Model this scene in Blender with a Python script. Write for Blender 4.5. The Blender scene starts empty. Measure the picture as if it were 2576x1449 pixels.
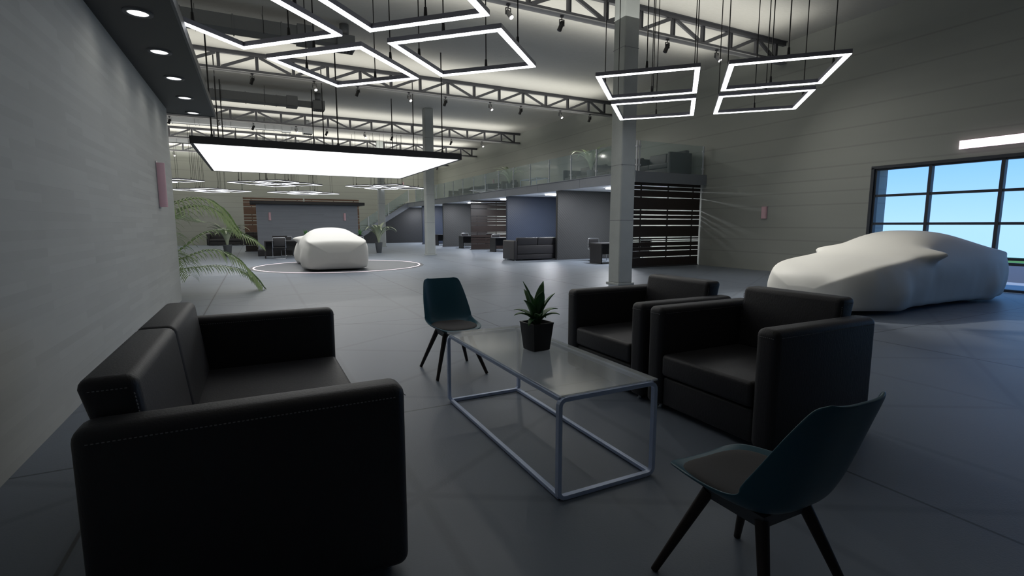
import bpy, bmesh, math, random
from mathutils import Vector, Matrix, noise
random.seed(7)
S = bpy.context.scene
COL = S.collection
PI = math.pi

# ------------------------------------------------------------------ materials
def mat(name, col, rough=.6, metal=0.0, spec=.5, noise_amt=0.0, noise_scale=8.0, bump=0.0, bump_scale=60.0, stretch=(1, 1, 1), sheen=0.0):
    m = bpy.data.materials.new(name); m.use_nodes = True
    nt = m.node_tree; b = nt.nodes['Principled BSDF']
    b.inputs['Base Color'].default_value = (*col, 1)
    b.inputs['Roughness'].default_value = rough
    b.inputs['Metallic'].default_value = metal
    b.inputs['Specular IOR Level'].default_value = spec
    if sheen: b.inputs['Sheen Weight'].default_value = sheen
    tc = nt.nodes.new('ShaderNodeTexCoord'); mp = nt.nodes.new('ShaderNodeMapping')
    mp.inputs['Scale'].default_value = stretch
    nt.links.new(tc.outputs['Object'], mp.inputs['Vector'])
    n = nt.nodes.new('ShaderNodeTexNoise'); n.inputs['Scale'].default_value = noise_scale; n.inputs['Detail'].default_value = 4
    nt.links.new(mp.outputs['Vector'], n.inputs['Vector'])
    amt = noise_amt or .04
    r = nt.nodes.new('ShaderNodeMapRange'); r.inputs['To Min'].default_value = 1 - amt; r.inputs['To Max'].default_value = 1 + amt
    nt.links.new(n.outputs['Fac'], r.inputs['Value'])
    h = nt.nodes.new('ShaderNodeHueSaturation'); h.inputs['Color'].default_value = (*col, 1)
    nt.links.new(r.outputs['Result'], h.inputs['Value']); nt.links.new(h.outputs['Color'], b.inputs['Base Color'])
    if bump:
        n2 = nt.nodes.new('ShaderNodeTexNoise'); n2.inputs['Scale'].default_value = bump_scale; n2.inputs['Detail'].default_value = 5
        nt.links.new(mp.outputs['Vector'], n2.inputs['Vector'])
        bp = nt.nodes.new('ShaderNodeBump'); bp.inputs['Strength'].default_value = bump; bp.inputs['Distance'].default_value = .02
        nt.links.new(n2.outputs['Fac'], bp.inputs['Height']); nt.links.new(bp.outputs['Normal'], b.inputs['Normal'])
    return m

def emis(name, col, s):
    m = bpy.data.materials.new(name); m.use_nodes = True
    nt = m.node_tree; nt.nodes.clear()
    e = nt.nodes.new('ShaderNodeEmission'); e.inputs['Color'].default_value = (*col, 1); e.inputs['Strength'].default_value = s
    o = nt.nodes.new('ShaderNodeOutputMaterial'); nt.links.new(e.outputs[0], o.inputs[0])
    return m

def glass(name, tint, refl, rough=.04, haze=0.0, hazecol=(.5, .55, .6)):
    m = bpy.data.materials.new(name); m.use_nodes = True
    nt = m.node_tree; nt.nodes.clear(); N = nt.nodes.new; K = nt.links.new
    t = N('ShaderNodeBsdfTransparent'); t.inputs['Color'].default_value = (*tint, 1)
    g = N('ShaderNodeBsdfGlossy'); g.inputs['Roughness'].default_value = rough
    lw = N('ShaderNodeLayerWeight'); lw.inputs['Blend'].default_value = .5
    pw = N('ShaderNodeMath'); pw.operation = 'POWER'; pw.inputs[1].default_value = 4; K(lw.outputs['Facing'], pw.inputs[0])
    mr = N('ShaderNodeMapRange'); mr.inputs['To Min'].default_value = refl; mr.inputs['To Max'].default_value = .9
    K(pw.outputs[0], mr.inputs['Value'])
    mx = N('ShaderNodeMixShader'); K(mr.outputs[0], mx.inputs[0]); K(t.outputs[0], mx.inputs[1]); K(g.outputs[0], mx.inputs[2])
    out = N('ShaderNodeOutputMaterial')
    if haze:
        d = N('ShaderNodeBsdfDiffuse'); d.inputs['Color'].default_value = (*hazecol, 1)
        m2 = N('ShaderNodeMixShader'); m2.inputs[0].default_value = haze
        K(mx.outputs[0], m2.inputs[1]); K(d.outputs[0], m2.inputs[2]); K(m2.outputs[0], out.inputs[0])
    else: K(mx.outputs[0], out.inputs[0])
    return m

def floor_mat():
    m = bpy.data.materials.new('floor_tiles'); m.use_nodes = True
    nt = m.node_tree; N = nt.nodes.new; K = nt.links.new; b = nt.nodes['Principled BSDF']
    tc = N('ShaderNodeTexCoord'); sx = N('ShaderNodeSeparateXYZ'); K(tc.outputs['Object'], sx.inputs[0])
    def M(op, a, c=None):
        n = N('ShaderNodeMath'); n.operation = op
        for i, v in enumerate((a, c)):
            if v is None: continue
            if isinstance(v, (int, float)): n.inputs[i].default_value = v
            else: K(v, n.inputs[i])
        return n.outputs[0]
    def line(a, c, off, pitch, half, soft):          # 1 on the line a*x+c*y=off+k*pitch
        v = M('ADD', M('MULTIPLY', sx.outputs[0], a), M('MULTIPLY', sx.outputs[1], c))
        v = M('SUBTRACT', v, off - pitch / 2); v = M('DIVIDE', v, pitch); v = M('FRACT', v)
        v = M('ABSOLUTE', M('SUBTRACT', v, .5)); v = M('MULTIPLY', v, pitch)
        r = N('ShaderNodeMapRange'); r.inputs['From Min'].default_value = half; r.inputs['From Max'].default_value = half + soft
        r.inputs['To Min'].default_value = 1; r.inputs['To Max'].default_value = 0; K(v, r.inputs['Value'])
        return r.outputs[0]
    joint = M('MAXIMUM', line(1, 0, 2.946, 3.74, .006, .006), line(0, 1, 3.62, 3.69, .006, .006))
    c, s = math.cos(math.radians(60)), math.sin(math.radians(60))
    soft = M('MAXIMUM', line(1, 0, .70, 1.495, .012, .03), M('MAXIMUM', line(c, s, 5.19 * c + 1.55 * s, 1.495, .012, .03), line(c, -s, 5.19 * c - 1.55 * s, 1.495, .012, .03)))
    n = N('ShaderNodeTexNoise'); n.inputs['Scale'].default_value = .7; n.inputs['Detail'].default_value = 6; K(tc.outputs['Object'], n.inputs['Vector'])
    val = M('ADD', .90, M('MULTIPLY', n.outputs['Fac'], .2))
    val = M('SUBTRACT', val, M('MULTIPLY', soft, .15)); val = M('SUBTRACT', val, M('MULTIPLY', joint, .6))
    h = N('ShaderNodeHueSaturation'); h.inputs['Color'].default_value = (.185, .215, .262, 1); K(val, h.inputs['Value'])
    K(h.outputs['Color'], b.inputs['Base Color'])
    b.inputs['Roughness'].default_value = .42; b.inputs['Specular IOR Level'].default_value = .35
    n2 = N('ShaderNodeTexNoise'); n2.inputs['Scale'].default_value = 90; K(tc.outputs['Object'], n2.inputs['Vector'])
    bp = N('ShaderNodeBump'); bp.inputs['Strength'].default_value = .08; bp.inputs['Distance'].default_value = .01
    K(n2.outputs['Fac'], bp.inputs['Height']); K(bp.outputs['Normal'], b.inputs['Normal'])
    return m

def stone_mat(name, col, vec='X'):                   # thin stacked strips set at slightly different depths
    m = bpy.data.materials.new(name); m.use_nodes = True
    nt = m.node_tree; N = nt.nodes.new; K = nt.links.new; b = nt.nodes['Principled BSDF']
    tc = N('ShaderNodeTexCoord'); sp = N('ShaderNodeSeparateXYZ'); K(tc.outputs['Object'], sp.inputs[0])
    cb = N('ShaderNodeCombineXYZ'); K(sp.outputs[1 if vec == 'X' else 0], cb.inputs[0]); K(sp.outputs[2], cb.inputs[1])
    br = N('ShaderNodeTexBrick'); K(cb.outputs[0], br.inputs['Vector'])
    br.inputs['Scale'].default_value = 1; br.inputs['Brick Width'].default_value = 1.15; br.inputs['Row Height'].default_value = .062
    br.inputs['Mortar Size'].default_value = .0; br.offset = .37; br.offset_frequency = 2
    br.inputs['Color1'].default_value = (0, 0, 0, 1); br.inputs['Color2'].default_value = (1, 1, 1, 1); br.inputs['Bias'].default_value = 0
    mr = N('ShaderNodeMapRange'); mr.inputs['To Min'].default_value = .95; mr.inputs['To Max'].default_value = 1.05; K(br.outputs['Color'], mr.inputs['Value'])
    n = N('ShaderNodeTexNoise'); n.inputs['Scale'].default_value = 1.3; n.inputs['Detail'].default_value = 5; K(tc.outputs['Object'], n.inputs['Vector'])
    mr2 = N('ShaderNodeMapRange'); mr2.inputs['To Min'].default_value = .93; mr2.inputs['To Max'].default_value = 1.07; K(n.outputs['Fac'], mr2.inputs['Value'])
    mu = N('ShaderNodeMath'); mu.operation = 'MULTIPLY'; K(mr.outputs[0], mu.inputs[0]); K(mr2.outputs[0], mu.inputs[1])
    h = N('ShaderNodeHueSaturation'); h.inputs['Color'].default_value = (*col, 1); K(mu.outputs[0], h.inputs['Value'])
    K(h.outputs['Color'], b.inputs['Base Color']); b.inputs['Roughness'].default_value = .75
    bp = N('ShaderNodeBump'); bp.inputs['Strength'].default_value = .6; bp.inputs['Distance'].default_value = .015
    K(br.outputs['Color'], bp.inputs['Height']); K(bp.outputs['Normal'], b.inputs['Normal'])
    return m

def panel_wall_mat(name, col, axis=1, zs=(.55, .95, 1.32, 1.95, 2.3, 2.62, 2.95, 3.42, 3.9, 4.4, 5.1, 5.7)):
    m = bpy.data.materials.new(name); m.use_nodes = True      # painted cladding with fine horizontal joints
    nt = m.node_tree; N = nt.nodes.new; K = nt.links.new; b = nt.nodes['Principled BSDF']
    tc = N('ShaderNodeTexCoord'); sp = N('ShaderNodeSeparateXYZ'); K(tc.outputs['Object'], sp.inputs[0])
    acc = None
    for z in zs:
        s = N('ShaderNodeMath'); s.operation = 'SUBTRACT'; K(sp.outputs[2], s.inputs[0]); s.inputs[1].default_value = z
        a = N('ShaderNodeMath'); a.operation = 'ABSOLUTE'; K(s.outputs[0], a.inputs[0])
        r = N('ShaderNodeMapRange'); r.inputs['From Min'].default_value = .006; r.inputs['From Max'].default_value = .03
        r.inputs['To Min'].default_value = 1; r.inputs['To Max'].default_value = 0; K(a.outputs[0], r.inputs['Value'])
        if acc is None: acc = r.outputs[0]
        else:
            q = N('ShaderNodeMath'); q.operation = 'MAXIMUM'; K(acc, q.inputs[0]); K(r.outputs[0], q.inputs[1]); acc = q.outputs[0]
    mp = N('ShaderNodeMapping'); mp.inputs['Scale'].default_value = (.3, .3, 2.2); K(tc.outputs['Object'], mp.inputs['Vector'])
    n = N('ShaderNodeTexNoise'); n.inputs['Scale'].default_value = 1.2; n.inputs['Detail'].default_value = 5; K(mp.outputs[0], n.inputs['Vector'])
    mr = N('ShaderNodeMapRange'); mr.inputs['To Min'].default_value = .92; mr.inputs['To Max'].default_value = 1.08; K(n.outputs['Fac'], mr.inputs['Value'])
    mx = N('ShaderNodeMath'); mx.operation = 'MULTIPLY_ADD'; K(acc, mx.inputs[0]); mx.inputs[1].default_value = -.16; K(mr.outputs[0], mx.inputs[2])
    h = N('ShaderNodeHueSaturation'); h.inputs['Color'].default_value = (*col, 1); K(mx.outputs[0], h.inputs['Value'])
    K(h.outputs['Color'], b.inputs['Base Color']); b.inputs['Roughness'].default_value = .6
    return m

def hatch_mat(name, col):                            # fine diagonal brush lines
    m = mat(name, col, .45, noise_amt=.05); nt = m.node_tree; N = nt.nodes.new; K = nt.links.new
    w = N('ShaderNodeTexWave'); w.inputs['Scale'].default_value = 5.5; w.inputs['Distortion'].default_value = .6; w.wave_type = 'BANDS'; w.bands_direction = 'DIAGONAL'
    tc = N('ShaderNodeTexCoord'); K(tc.outputs['Object'], w.inputs['Vector'])
    bp = N('ShaderNodeBump'); bp.inputs['Strength'].default_value = .25; bp.inputs['Distance'].default_value = .01
    K(w.outputs['Fac'], bp.inputs['Height']); K(bp.outputs['Normal'], nt.nodes['Principled BSDF'].inputs['Normal'])
    return m

MT = dict(
    floor=floor_mat(),
    ceiling=mat('ceiling_plaster', (.50, .495, .46), .85, noise_amt=.05, bump=.5, bump_scale=9, stretch=(1, 3, 1)),
    wall=panel_wall_mat('painted_cladding', (.35, .365, .335)),
    backwall=mat('rear_light_absorber', (.13, .14, .15), .8),  # unseen rear wall made dark so little light bounces onto the sofas
    stone=stone_mat('stacked_strips', (.58, .59, .565)),
    kiosk=stone_mat('grey_strips', (.25, .272, .31), 'Y'),
    canopy=mat('black_canopy', (.022, .023, .027), .5),
    edge=mat('canopy_edge', (.10, .105, .115), .5),
    steel=mat('painted_steel', (.055, .057, .065), .5, .1),
    steel2=mat('pale_flange', (.30, .30, .31), .5, .1),
    duct=mat('galvanised_duct', (.20, .21, .22), .45, .3),
    concrete=mat('concrete', (.36, .385, .38), .7, noise_amt=.15, noise_scale=2.5, bump=.15, bump_scale=30),
    dark=mat('dark_metal', (.045, .046, .054), .45, .3),
    frame=mat('lamp_frame', (.28, .28, .33), .4, .4),  # lilac-grey raised to carry the glow of the lamp itself
    cord=mat('cable', (.02, .02, .022), .5),
    led=emis('led_white', (.93, .95, 1), 3.7),
    led_back=emis('led_white_soft', (.93, .95, 1), 1.8),
    panel=emis('light_panel', (1, 1, 1), 1.8),
    spot_on=emis('spot_lens', (1, .97, .92), 4),
    downl=emis('downlight_lens', (1, 1, 1), 2.2),
    ledpink=emis('pink_led', (1, .78, .88), 1.6),
    soflight=emis('soffit_lens', (.90, .94, 1), 18.0),
    leather=mat('black_leather', (.025, .024, .028), .5, noise_amt=.12, noise_scale=14, bump=.12, bump_scale=120, stretch=(1, 1, .35), sheen=.05),
    stitch=mat('grey_thread', (.22, .22, .23), .8),
    teal=mat('teal_plastic', (.026, .105, .15), .4),
    pad=mat('charcoal_pad', (.075, .072, .074), .85, bump=.1, bump_scale=200),
    walnut=mat('dark_wood_leg', (.018, .010, .008), .5, noise_amt=.2, noise_scale=12, stretch=(6, 6, 1)),
    tube=mat('sky_tint_tube', (.66, .76, 1.0), .3, .1),  # blue-white stands in for sky reflected in the metal
    postmetal=mat('brushed_post', (.55, .57, .62), .4, .2),
    chrome=mat('chrome', (.55, .58, .62), .22, .9),
    tglass=glass('table_glass', (.95, .97, .98), .16, .10, .20, (.68, .73, .80)),  # pale diffuse haze stands in for the ceiling reflected in the glass
    rglass=glass('railing_glass', (.92, .955, .965), .03, .06, .13, (.40, .50, .54)),
    wglass=glass('window_glass', (.97, .98, 1), .01, .02),
    pot=mat('black_pot', (.012, .011, .012), .45),
    soil=mat('soil', (.02, .014, .01), .9, bump=.5),
    agave=mat('agave_leaf', (.06, .17, .05), .4, noise_amt=.3, noise_scale=6),
    palm=mat('palm_leaf', (.46, .60, .30), .5, noise_amt=.25, noise_scale=5),
    palm2=mat('palm_stem', (.36, .44, .24), .6),
    leaf=mat('pale_leaf', (.44, .50, .36), .55, noise_amt=.25, noise_scale=5),
    gpot=mat('grey_pot', (.10, .11, .12), .6),
    cover=mat('car_cover', (.64, .635, .60), .62, noise_amt=.03, noise_scale=1.5, bump=.06, bump_scale=12),
    pink=mat('pink_sconce', (.74, .47, .53), .45),
    wood=mat('dark_slats', (.026, .017, .015), .4, noise_amt=.3, noise_scale=3, stretch=(1, 12, 12)),
    brown=mat('backlit_slats', (.24, .14, .095), .4, noise_amt=.3, noise_scale=3, stretch=(1, 12, 12)),  # lighter upper kiosk slats, backlighting painted into the wood colour
    part_grey=hatch_mat('partition_grey', (.055, .057, .060)),
    part_blue=hatch_mat('partition_blue', (.036, .048, .080)),
    skirt=mat('dark_skirting', (.045, .045, .05), .5),
    white=mat('soffit_white', (.86, .88, .94), .7),
    fascia=mat('fascia_metal', (.24, .26, .30), .4, .3),
    black=mat('matt_black', (.012, .012, .014), .5),
    desk=mat('dark_desk', (.022, .021, .023), .4),
    dtop=mat('desk_top', (.10, .10, .11), .3),
    winframe=mat('window_frame', (.035, .042, .055), .5),
    reveal=mat('outer_render', (.42, .42, .43), .8, noise_amt=.06),
    grass=mat('grass', (.10, .26, .04), .9, noise_amt=.2, noise_scale=3, bump=.4),
    asphalt=mat('asphalt', (.10, .10, .12), .9, bump=.3),
    paving=mat('paving', (.38, .40, .44), .8),
    linewhite=mat('white_line', (.7, .7, .7), .8),
    ring=emis('ring_led', (1, .86, .92), 1.3),
    disc=mat('turntable', (.15, .16, .18), .35),
)

# ------------------------------------------------------------------ mesh helpers
def new_bm(): return bmesh.new()
def box(bm, x0, x1, y0, y1, z0, z1, bevel=0, seg=2):
    r = bmesh.ops.create_cube(bm, size=1, matrix=Matrix.Translation(((x0+x1)/2, (y0+y1)/2, (z0+z1)/2)) @ Matrix.Diagonal((x1-x0, y1-y0, z1-z0, 1)))
    if bevel:
        es = list({e for v in r['verts'] for e in v.link_edges})
        bmesh.ops.bevel(bm, geom=es, offset=bevel, segments=seg, affect='EDGES', profile=.5)
def cyl(bm, p, q, r0, r1=None, n=12, caps=True):
    p, q = Vector(p), Vector(q); d = q - p
    m = Matrix.Translation((p+q)/2) @ d.to_track_quat('Z', 'Y').to_matrix().to_4x4()
    bmesh.ops.create_cone(bm, cap_ends=caps, segments=n, radius1=r0, radius2=r0 if r1 is None else r1, depth=d.length, matrix=m)
def bar(bm, p, q, w, h, up=(0, 0, 1)):
    p, q = Vector(p), Vector(q); d = (q-p); L = d.length; x = d.normalized(); u = Vector(up)
    y = u.cross(x).normalized(); z = x.cross(y)
    m = Matrix((x, y, z)).transposed().to_4x4(); m.translation = (p+q)/2
    bmesh.ops.create_cube(bm, size=1, matrix=m @ Matrix.Diagonal((L, w, h, 1)))
def tube(bm, pts, r, n=8, closed=False):
    pts = [Vector(p) for p in pts]; N = len(pts); rings = []
    prev = None
    for i, p in enumerate(pts):
        a = pts[i-1] if (i or closed) else p; b = pts[(i+1) % N] if (i < N-1 or closed) else p
        t = (b-a).normalized()
        if prev is None:
            prev = Vector((0, 0, 1)) if abs(t.z) < .9 else Vector((1, 0, 0))
        s = t.cross(prev); 
        if s.length < 1e-4: s = t.orthogonal()
        s.normalize(); u = s.cross(t).normalized(); prev = u
        rings.append([bm.verts.new(p + (s*math.cos(2*PI*k/n) + u*math.sin(2*PI*k/n))*(r if not callable(r) else r(i/(N-1)))) for k in range(n)])
    for i in range(N if closed else N-1):
        A, B = rings[i], rings[(i+1) % N]
        for k in range(n): bm.faces.new((A[k], A[(k+1) % n], B[(k+1) % n], B[k]))
    if not closed:
        bm.faces.new(rings[0][::-1]); bm.faces.new(rings[-1])
def grid(bm, rows, close_u=False):
    V = [[bm.verts.new(p) for p in r] for r in rows]
    for i in range(len(V)-1):
        n = len(V[i])
        for j in range(n if close_u else n-1):
            bm.faces.new((V[i][j], V[i][(j+1) % n], V[i+1][(j+1) % n], V[i+1][j]))
    return V
def obj(name, bm, m, parent=None, smooth=False, loc=None):
    bmesh.ops.recalc_face_normals(bm, faces=bm.faces[:])
    me = bpy.data.meshes.new(name); bm.to_mesh(me); bm.free()
    if smooth:
        for p in me.polygons: p.use_smooth = True
    for q in (m if isinstance(m, (list, tuple)) else [m]): me.materials.append(MT[q] if isinstance(q, str) else q)
    o = bpy.data.objects.new(name, me); COL.objects.link(o)
    if parent is not None: o.parent = parent
    if loc: o.location = loc
    return o
def soft(o, ang=40):
    for p in o.data.polygons: p.use_smooth = True
    try: o.data.set_sharp_from_angle(angle=math.radians(ang))
    except Exception: pass
    return o
def tag(o, label, cat, group=None, kind=None):
    if label: o['label'] = label
    if cat: o['category'] = cat
    if group: o['group'] = group
    if kind: o['kind'] = kind
    return o
def struct(name, bm, m, smooth=False):
    o = obj(name, bm, m, smooth=smooth); o['kind'] = 'structure'; return o
def thing(name, label, cat, loc=(0, 0, 0), rz=0, group=None):
    o = bpy.data.objects.new(name, None); COL.objects.link(o); o.location = loc; o.rotation_euler = (0, 0, rz); o.empty_display_size = .1
    return tag(o, label, cat, group)
def kids(o): return [c for c in COL.objects if c.parent == o]
def dup(root, loc, rz, label, group=None, scale=None):
    r = root.copy(); COL.objects.link(r); r.location = loc; r.rotation_euler = (0, 0, rz)
    if scale: r.scale = scale
    r['label'] = label
    if group: r['group'] = group
    for ch in kids(root):
        c = ch.copy(); COL.objects.link(c); c.parent = r
        for g in kids(ch):
            d = g.copy(); COL.objects.link(d); d.parent = c
    return r
class Maker:                                         # first call builds, later calls copy
    def __init__(s, build): s.build = build; s.proto = None
    def __call__(s, loc, rz, label, group=None, scale=None):
        if s.proto is None:
            s.proto = s.build(); o = s.proto; o.location = loc; o.rotation_euler = (0, 0, rz); o['label'] = label
            if scale: o.scale = scale
            if group: o['group'] = group
            return o
        o = dup(s.proto, loc, rz, label, group, scale or (1, 1, 1))
        if group is None and 'group' in o: del o['group']
        return o
ORD = ['first', 'second', 'third', 'fourth', 'fifth', 'sixth', 'seventh', 'eighth', 'ninth', 'tenth', 'eleventh', 'twelfth']

def area(name, loc, rot, sx, sy, p, col=(1, 1, 1), spread=PI):
    l = bpy.data.lights.new(name, 'AREA'); l.shape = 'RECTANGLE'; l.size = sx; l.size_y = sy; l.energy = p; l.color = col; l.spread = spread
    o = bpy.data.objects.new(name, l); COL.objects.link(o); o.location = loc; o.rotation_euler = rot; return o

# ------------------------------------------------------------------ camera
cam = bpy.data.cameras.new('camera'); co = bpy.data.objects.new('camera', cam); COL.objects.link(co); S.camera = co
yaw, pitch, f = .468853, .124792, 1266.54
co.location = (0, 0, 1.4); co.rotation_euler = (PI/2 - pitch, 0, -yaw)
cam.sensor_width = 36; cam.lens = f/2576*36; cam.clip_start = .05; cam.clip_end = 300

# ------------------------------------------------------------------ room shell
XR, YF, YB, XL, ZC = 13.9, 41.1, -5.0, -12.0, 6.6
b = new_bm(); box(b, XL, XR, YB, YF, -.2, 0); struct('floor', b, 'floor')
b = new_bm(); box(b, XL, XR+.3, YB, YF+.3, ZC, ZC+.2); struct('ceiling', b, 'ceiling')
WY0, WY1, WZ1 = -1.6, 7.38, 2.8
b = new_bm(); TH = .62
box(b, XR, XR+TH, WY1, YF+.3, 0, ZC); box(b, XR, XR+TH, WY0, WY1, WZ1, ZC); box(b, XR, XR+TH, YB, WY0, 0, ZC)
struct('wall_right', b, 'wall')
b = new_bm(); box(b, XL, XR, YF, YF+.3, 0, ZC); struct('wall_far', b, 'wall')
b = new_bm(); box(b, XL-.3, XL, YB, YF+.3, 0, ZC); struct('wall_far_left', b, 'wall')
b = new_bm(); box(b, XL, XR, YB-.3, YB, 0, ZC); struct('wall_back', b, 'backwall')
b = new_bm(); box(b, -1.62, -1.3, YB, 11.12, 0, 3.46); struct('wall_left', b, 'stone')
# window in the right wall: frame, mullions, panes
w = new_bm()
WX = XR+.02
ys = [WY1-.03]; y = 6.2
while y > WY0: ys.append(y); y -= 1.275
ys.append(WY0+.03)
for k, y in enumerate(ys): box(w, WX, WX+.12, y-.032, y+.032, 0, WZ1)
for z in (.03, .585, .69, 1.43, 2.12, WZ1-.03): box(w, WX+.01, WX+.11, WY0, WY1, z-.028, z+.028)
win = struct('window_1', w, 'winframe')
for i in range(len(ys)-1):
    g = new_bm(); box(g, WX+.05, WX+.062, ys[i+1]+.03, ys[i]-.03, .03, WZ1-.03); o = obj('pane', g, 'wglass', win)
w = new_bm(); box(w, XR-.02, XR+.01, WY0-.05, WY1+.06, WZ1-.02, WZ1+.05); box(w, XR-.02, XR+.01, WY1-.01, WY1+.06, 0, WZ1)
struct('trim_1', w, 'winframe')
# outside
b = new_bm(); box(b, XR+TH, 16.7, -25, 60, -.25, -.02); tag(obj('pavement', b, 'paving'), 'pale grey pavement outside the window', 'pavement', kind='structure')
b = new_bm(); box(b, 16.7, 23.8, -25, 60, -.27, -.03); tag(obj('road', b, 'asphalt'), 'dark asphalt road beyond the pavement outside', 'road', kind='structure')
b = new_bm(); box(b, 23.8, 24.2, -25, 60, -.25, -.02); tag(obj('kerb', b, 'linewhite'), 'white kerb line along the lawn outside the window', 'kerb', kind='structure')
b = new_bm(); box(b, 24.2, 29.5, -25, 60, -.27, -.02); tag(obj('lawn', b, 'grass'), 'strip of green grass outside the window', 'grass', kind='stuff')

# canopy over the left wall with its recessed lights
cn = thing('canopy', 'long flat black canopy over the pale stone wall at left', 'canopy', (0, 0, 0))
b = new_bm(); box(b, -3.2, -.585, YB+.1, 11.52, 3.461, 3.575, .004); obj('slab', b, 'canopy', cn)
b = new_bm(); box(b, -.586, -.56, YB+.1, 11.54, 3.455, 3.585); box(b, -3.2, -.56, 11.515, 11.54, 3.455, 3.585); obj('edge_trim', b, 'edge', cn)
def mk_down():
    t = thing('recessed_light', '', 'ceiling light')
    b = new_bm()
    rows = [[(r*math.cos(a), r*math.sin(a), z) for a in [2*PI*k/32 for k in range(32)]] for r, z in ((.088, -.004), (.092, -.014), (.125, -.012), (.13, 0))]
    grid(b, rows, True); obj('rim', b, 'edge', t, True)
    b = new_bm(); cyl(b, (0, 0, -.006), (0, 0, -.001), .088, n=32); obj('lens', b, 'downl', t)
    return t
D = Maker(mk_down)
for k, y in enumerate((6.31, 7.56, 8.79, 10.03, 11.28)):
    D((-.905, y, 3.4605), 0, 'round recessed light glowing in the black canopy, %s from the near end' % ['nearest', 'second', 'third', 'fourth', 'fifth and farthest'][k], 'recessed lights in the black canopy')

# ------------------------------------------------------------------ columns
def mk_col():
    t = thing('column', '', 'column')
    b = new_bm(); h = .20
    box(b, -h, h, -h, h, .04, ZC, .03, 2); o = obj('shaft', b, 'concrete', t)
    b = new_bm(); box(b, -.235, .235, -.235, .235, 0, .05, .008); obj('base', b, 'concrete', t)
    b = new_bm()
    for z in (1.5, 2.75, 4.1, 5.3):
        box(b, -h-.0015, h+.0015, -h-.0015, h+.0015, z, z+.008)
    obj('joint', b, 'edge', t)
    return t
C = Maker(mk_col)
C((7.67, 9.46, 0), 0, 'square concrete column standing behind the two black armchairs', 'concrete columns')
C((7.24, 22.75, 0), 0, 'square grey column in the middle of the hall before the office bays', 'concrete columns')
C((7.24, 32.7, 0), 0, 'square pale column farthest back, beside the stairs', 'concrete columns')

# ------------------------------------------------------------------ trusses
ZT, ZB = 6.54, 6.05
gx = [-.70 + 1.03*k for k in range(-11, 14)]
xs = [x for x in gx if x > XL+.3] + [13.5]
pb = new_bm(); box(pb, -.045, .045, -.04, .04, ZB, ZT); post_me = None
def build_truss(Y, label):
    global post_me
    t = thing('roof_truss', label, 'roof truss', (0, Y, 0), 0, 'steel trusses under the ceiling')
    b = new_bm(); box(b, XL+.02, XR-.02, -.05, .05, ZT-.045, ZT+.045); box(b, XL+.02, XR-.02, -.10, .10, ZT+.045, ZT+.058); obj('top_chord', b, 'steel', t)
    b = new_bm(); box(b, XL+.02, XR-.02, -.045, .045, ZB-.03, ZB+.05); o = obj('bottom_chord', b, 'steel', t)
    b = new_bm(); box(b, XL+.02, XR-.02, -.10, .10, ZB-.055, ZB-.03); obj('bottom_flange', b, 'steel2', t)
    for k, x in enumerate(xs):
        if 'post' not in TP:
            q = new_bm(); box(q, -.045, .045, -.012, .012, ZB, ZT); box(q, -.045, -.033, -.04, .04, ZB, ZT); box(q, .033, .045, -.04, .04, ZB, ZT)
            TP['post'] = obj('post', q, 'steel', t); p = TP['post']
        else: p = TP['post'].copy(); COL.objects.link(p); p.parent = t
        p.location = (x, 0, 0)
    for k in range(len(xs)-1):
        x0, x1 = xs[k], xs[k+1]; i = round((x0+.70)/1.03) % 3     # 0: rises right, 1: falls right, 2: rises right
        up = i != 1
        if abs(x1-x0-1.03) > .01: key = 'last'
        else: key = 'up' if up else 'down'
        if key not in TP:
            q = new_bm(); L = x1-x0
            a, c = (ZB+.05, ZT-.05) if up else (ZT-.05, ZB+.05)
            bar(q, (.07, 0, a), (L-.07, 0, c), .05, .07); bar(q, (.07, -.03, a), (L-.07, -.03, c), .012, .085)
            TP[key] = obj('diagonal_brace', q, 'steel', t); p = TP[key]
        else: p = TP[key].copy(); COL.objects.link(p); p.parent = t
        p.location = (x0, 0, 0)
    return t
TP = {}
pb.free()
for Y, l in ((2.05, 'steel roof truss above the seating area, out of sight overhead'), (10.05, 'nearest grey steel roof truss, passing behind the near concrete column'),
             (18.0, 'second grey steel roof truss, crossing behind the square hanging lights'), (26.4, 'third grey steel roof truss, just above the big glowing light panel'),
             (32.75, 'fourth grey steel roof truss, partly hidden by the big light panel'), (38.6, 'farthest grey steel roof truss near the end wall, behind the light panel')):
    build_truss(Y, l)

# track spotlights
def spot(lit):
    t = thing('track_spotlight', '', 'spotlight')
    b = new_bm(); cyl(b, (0, 0, 0), (0, 0, -.02), .045, n=16); cyl(b, (0, 0, -.02), (0, 0, -.075), .012)
    obj('mount', b, 'dark', t, False)
    b = new_bm()
    for s in (-1, 1): box(b, s*.058-.004, s*.058+.004, -.016, .016, -.21, -.075)
    box(b, -.062, .062, -.016, .016, -.083, -.075); obj('bracket', b, 'dark' if not lit else 'steel', t)
    if lit: d = Vector((.10, -.26, -.34)).normalized()
    else: d = Vector((-.14, .05, -.35)).normalized()
    c = Vector((0, 0, -.17)); p, q = c - d*.05, c + d*.15
    b = new_bm(); cyl(b, p, q, .047, .052, n=20); cyl(b, p-d*.015, p, .03, .047, n=20)
    for k in range(3): cyl(b, p+d*(.012+.014*k), p+d*(.018+.014*k), .051, n=20)
    obj('head', b, 'steel2' if lit else 'black', t)
    b = new_bm(); cyl(b, q, q+d*.006, .045, n=20); obj('lens', b, 'spot_on' if lit else 'dark', t)
    return t
SL, SD = Maker(lambda: spot(True)), Maker(lambda: spot(False))
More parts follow.
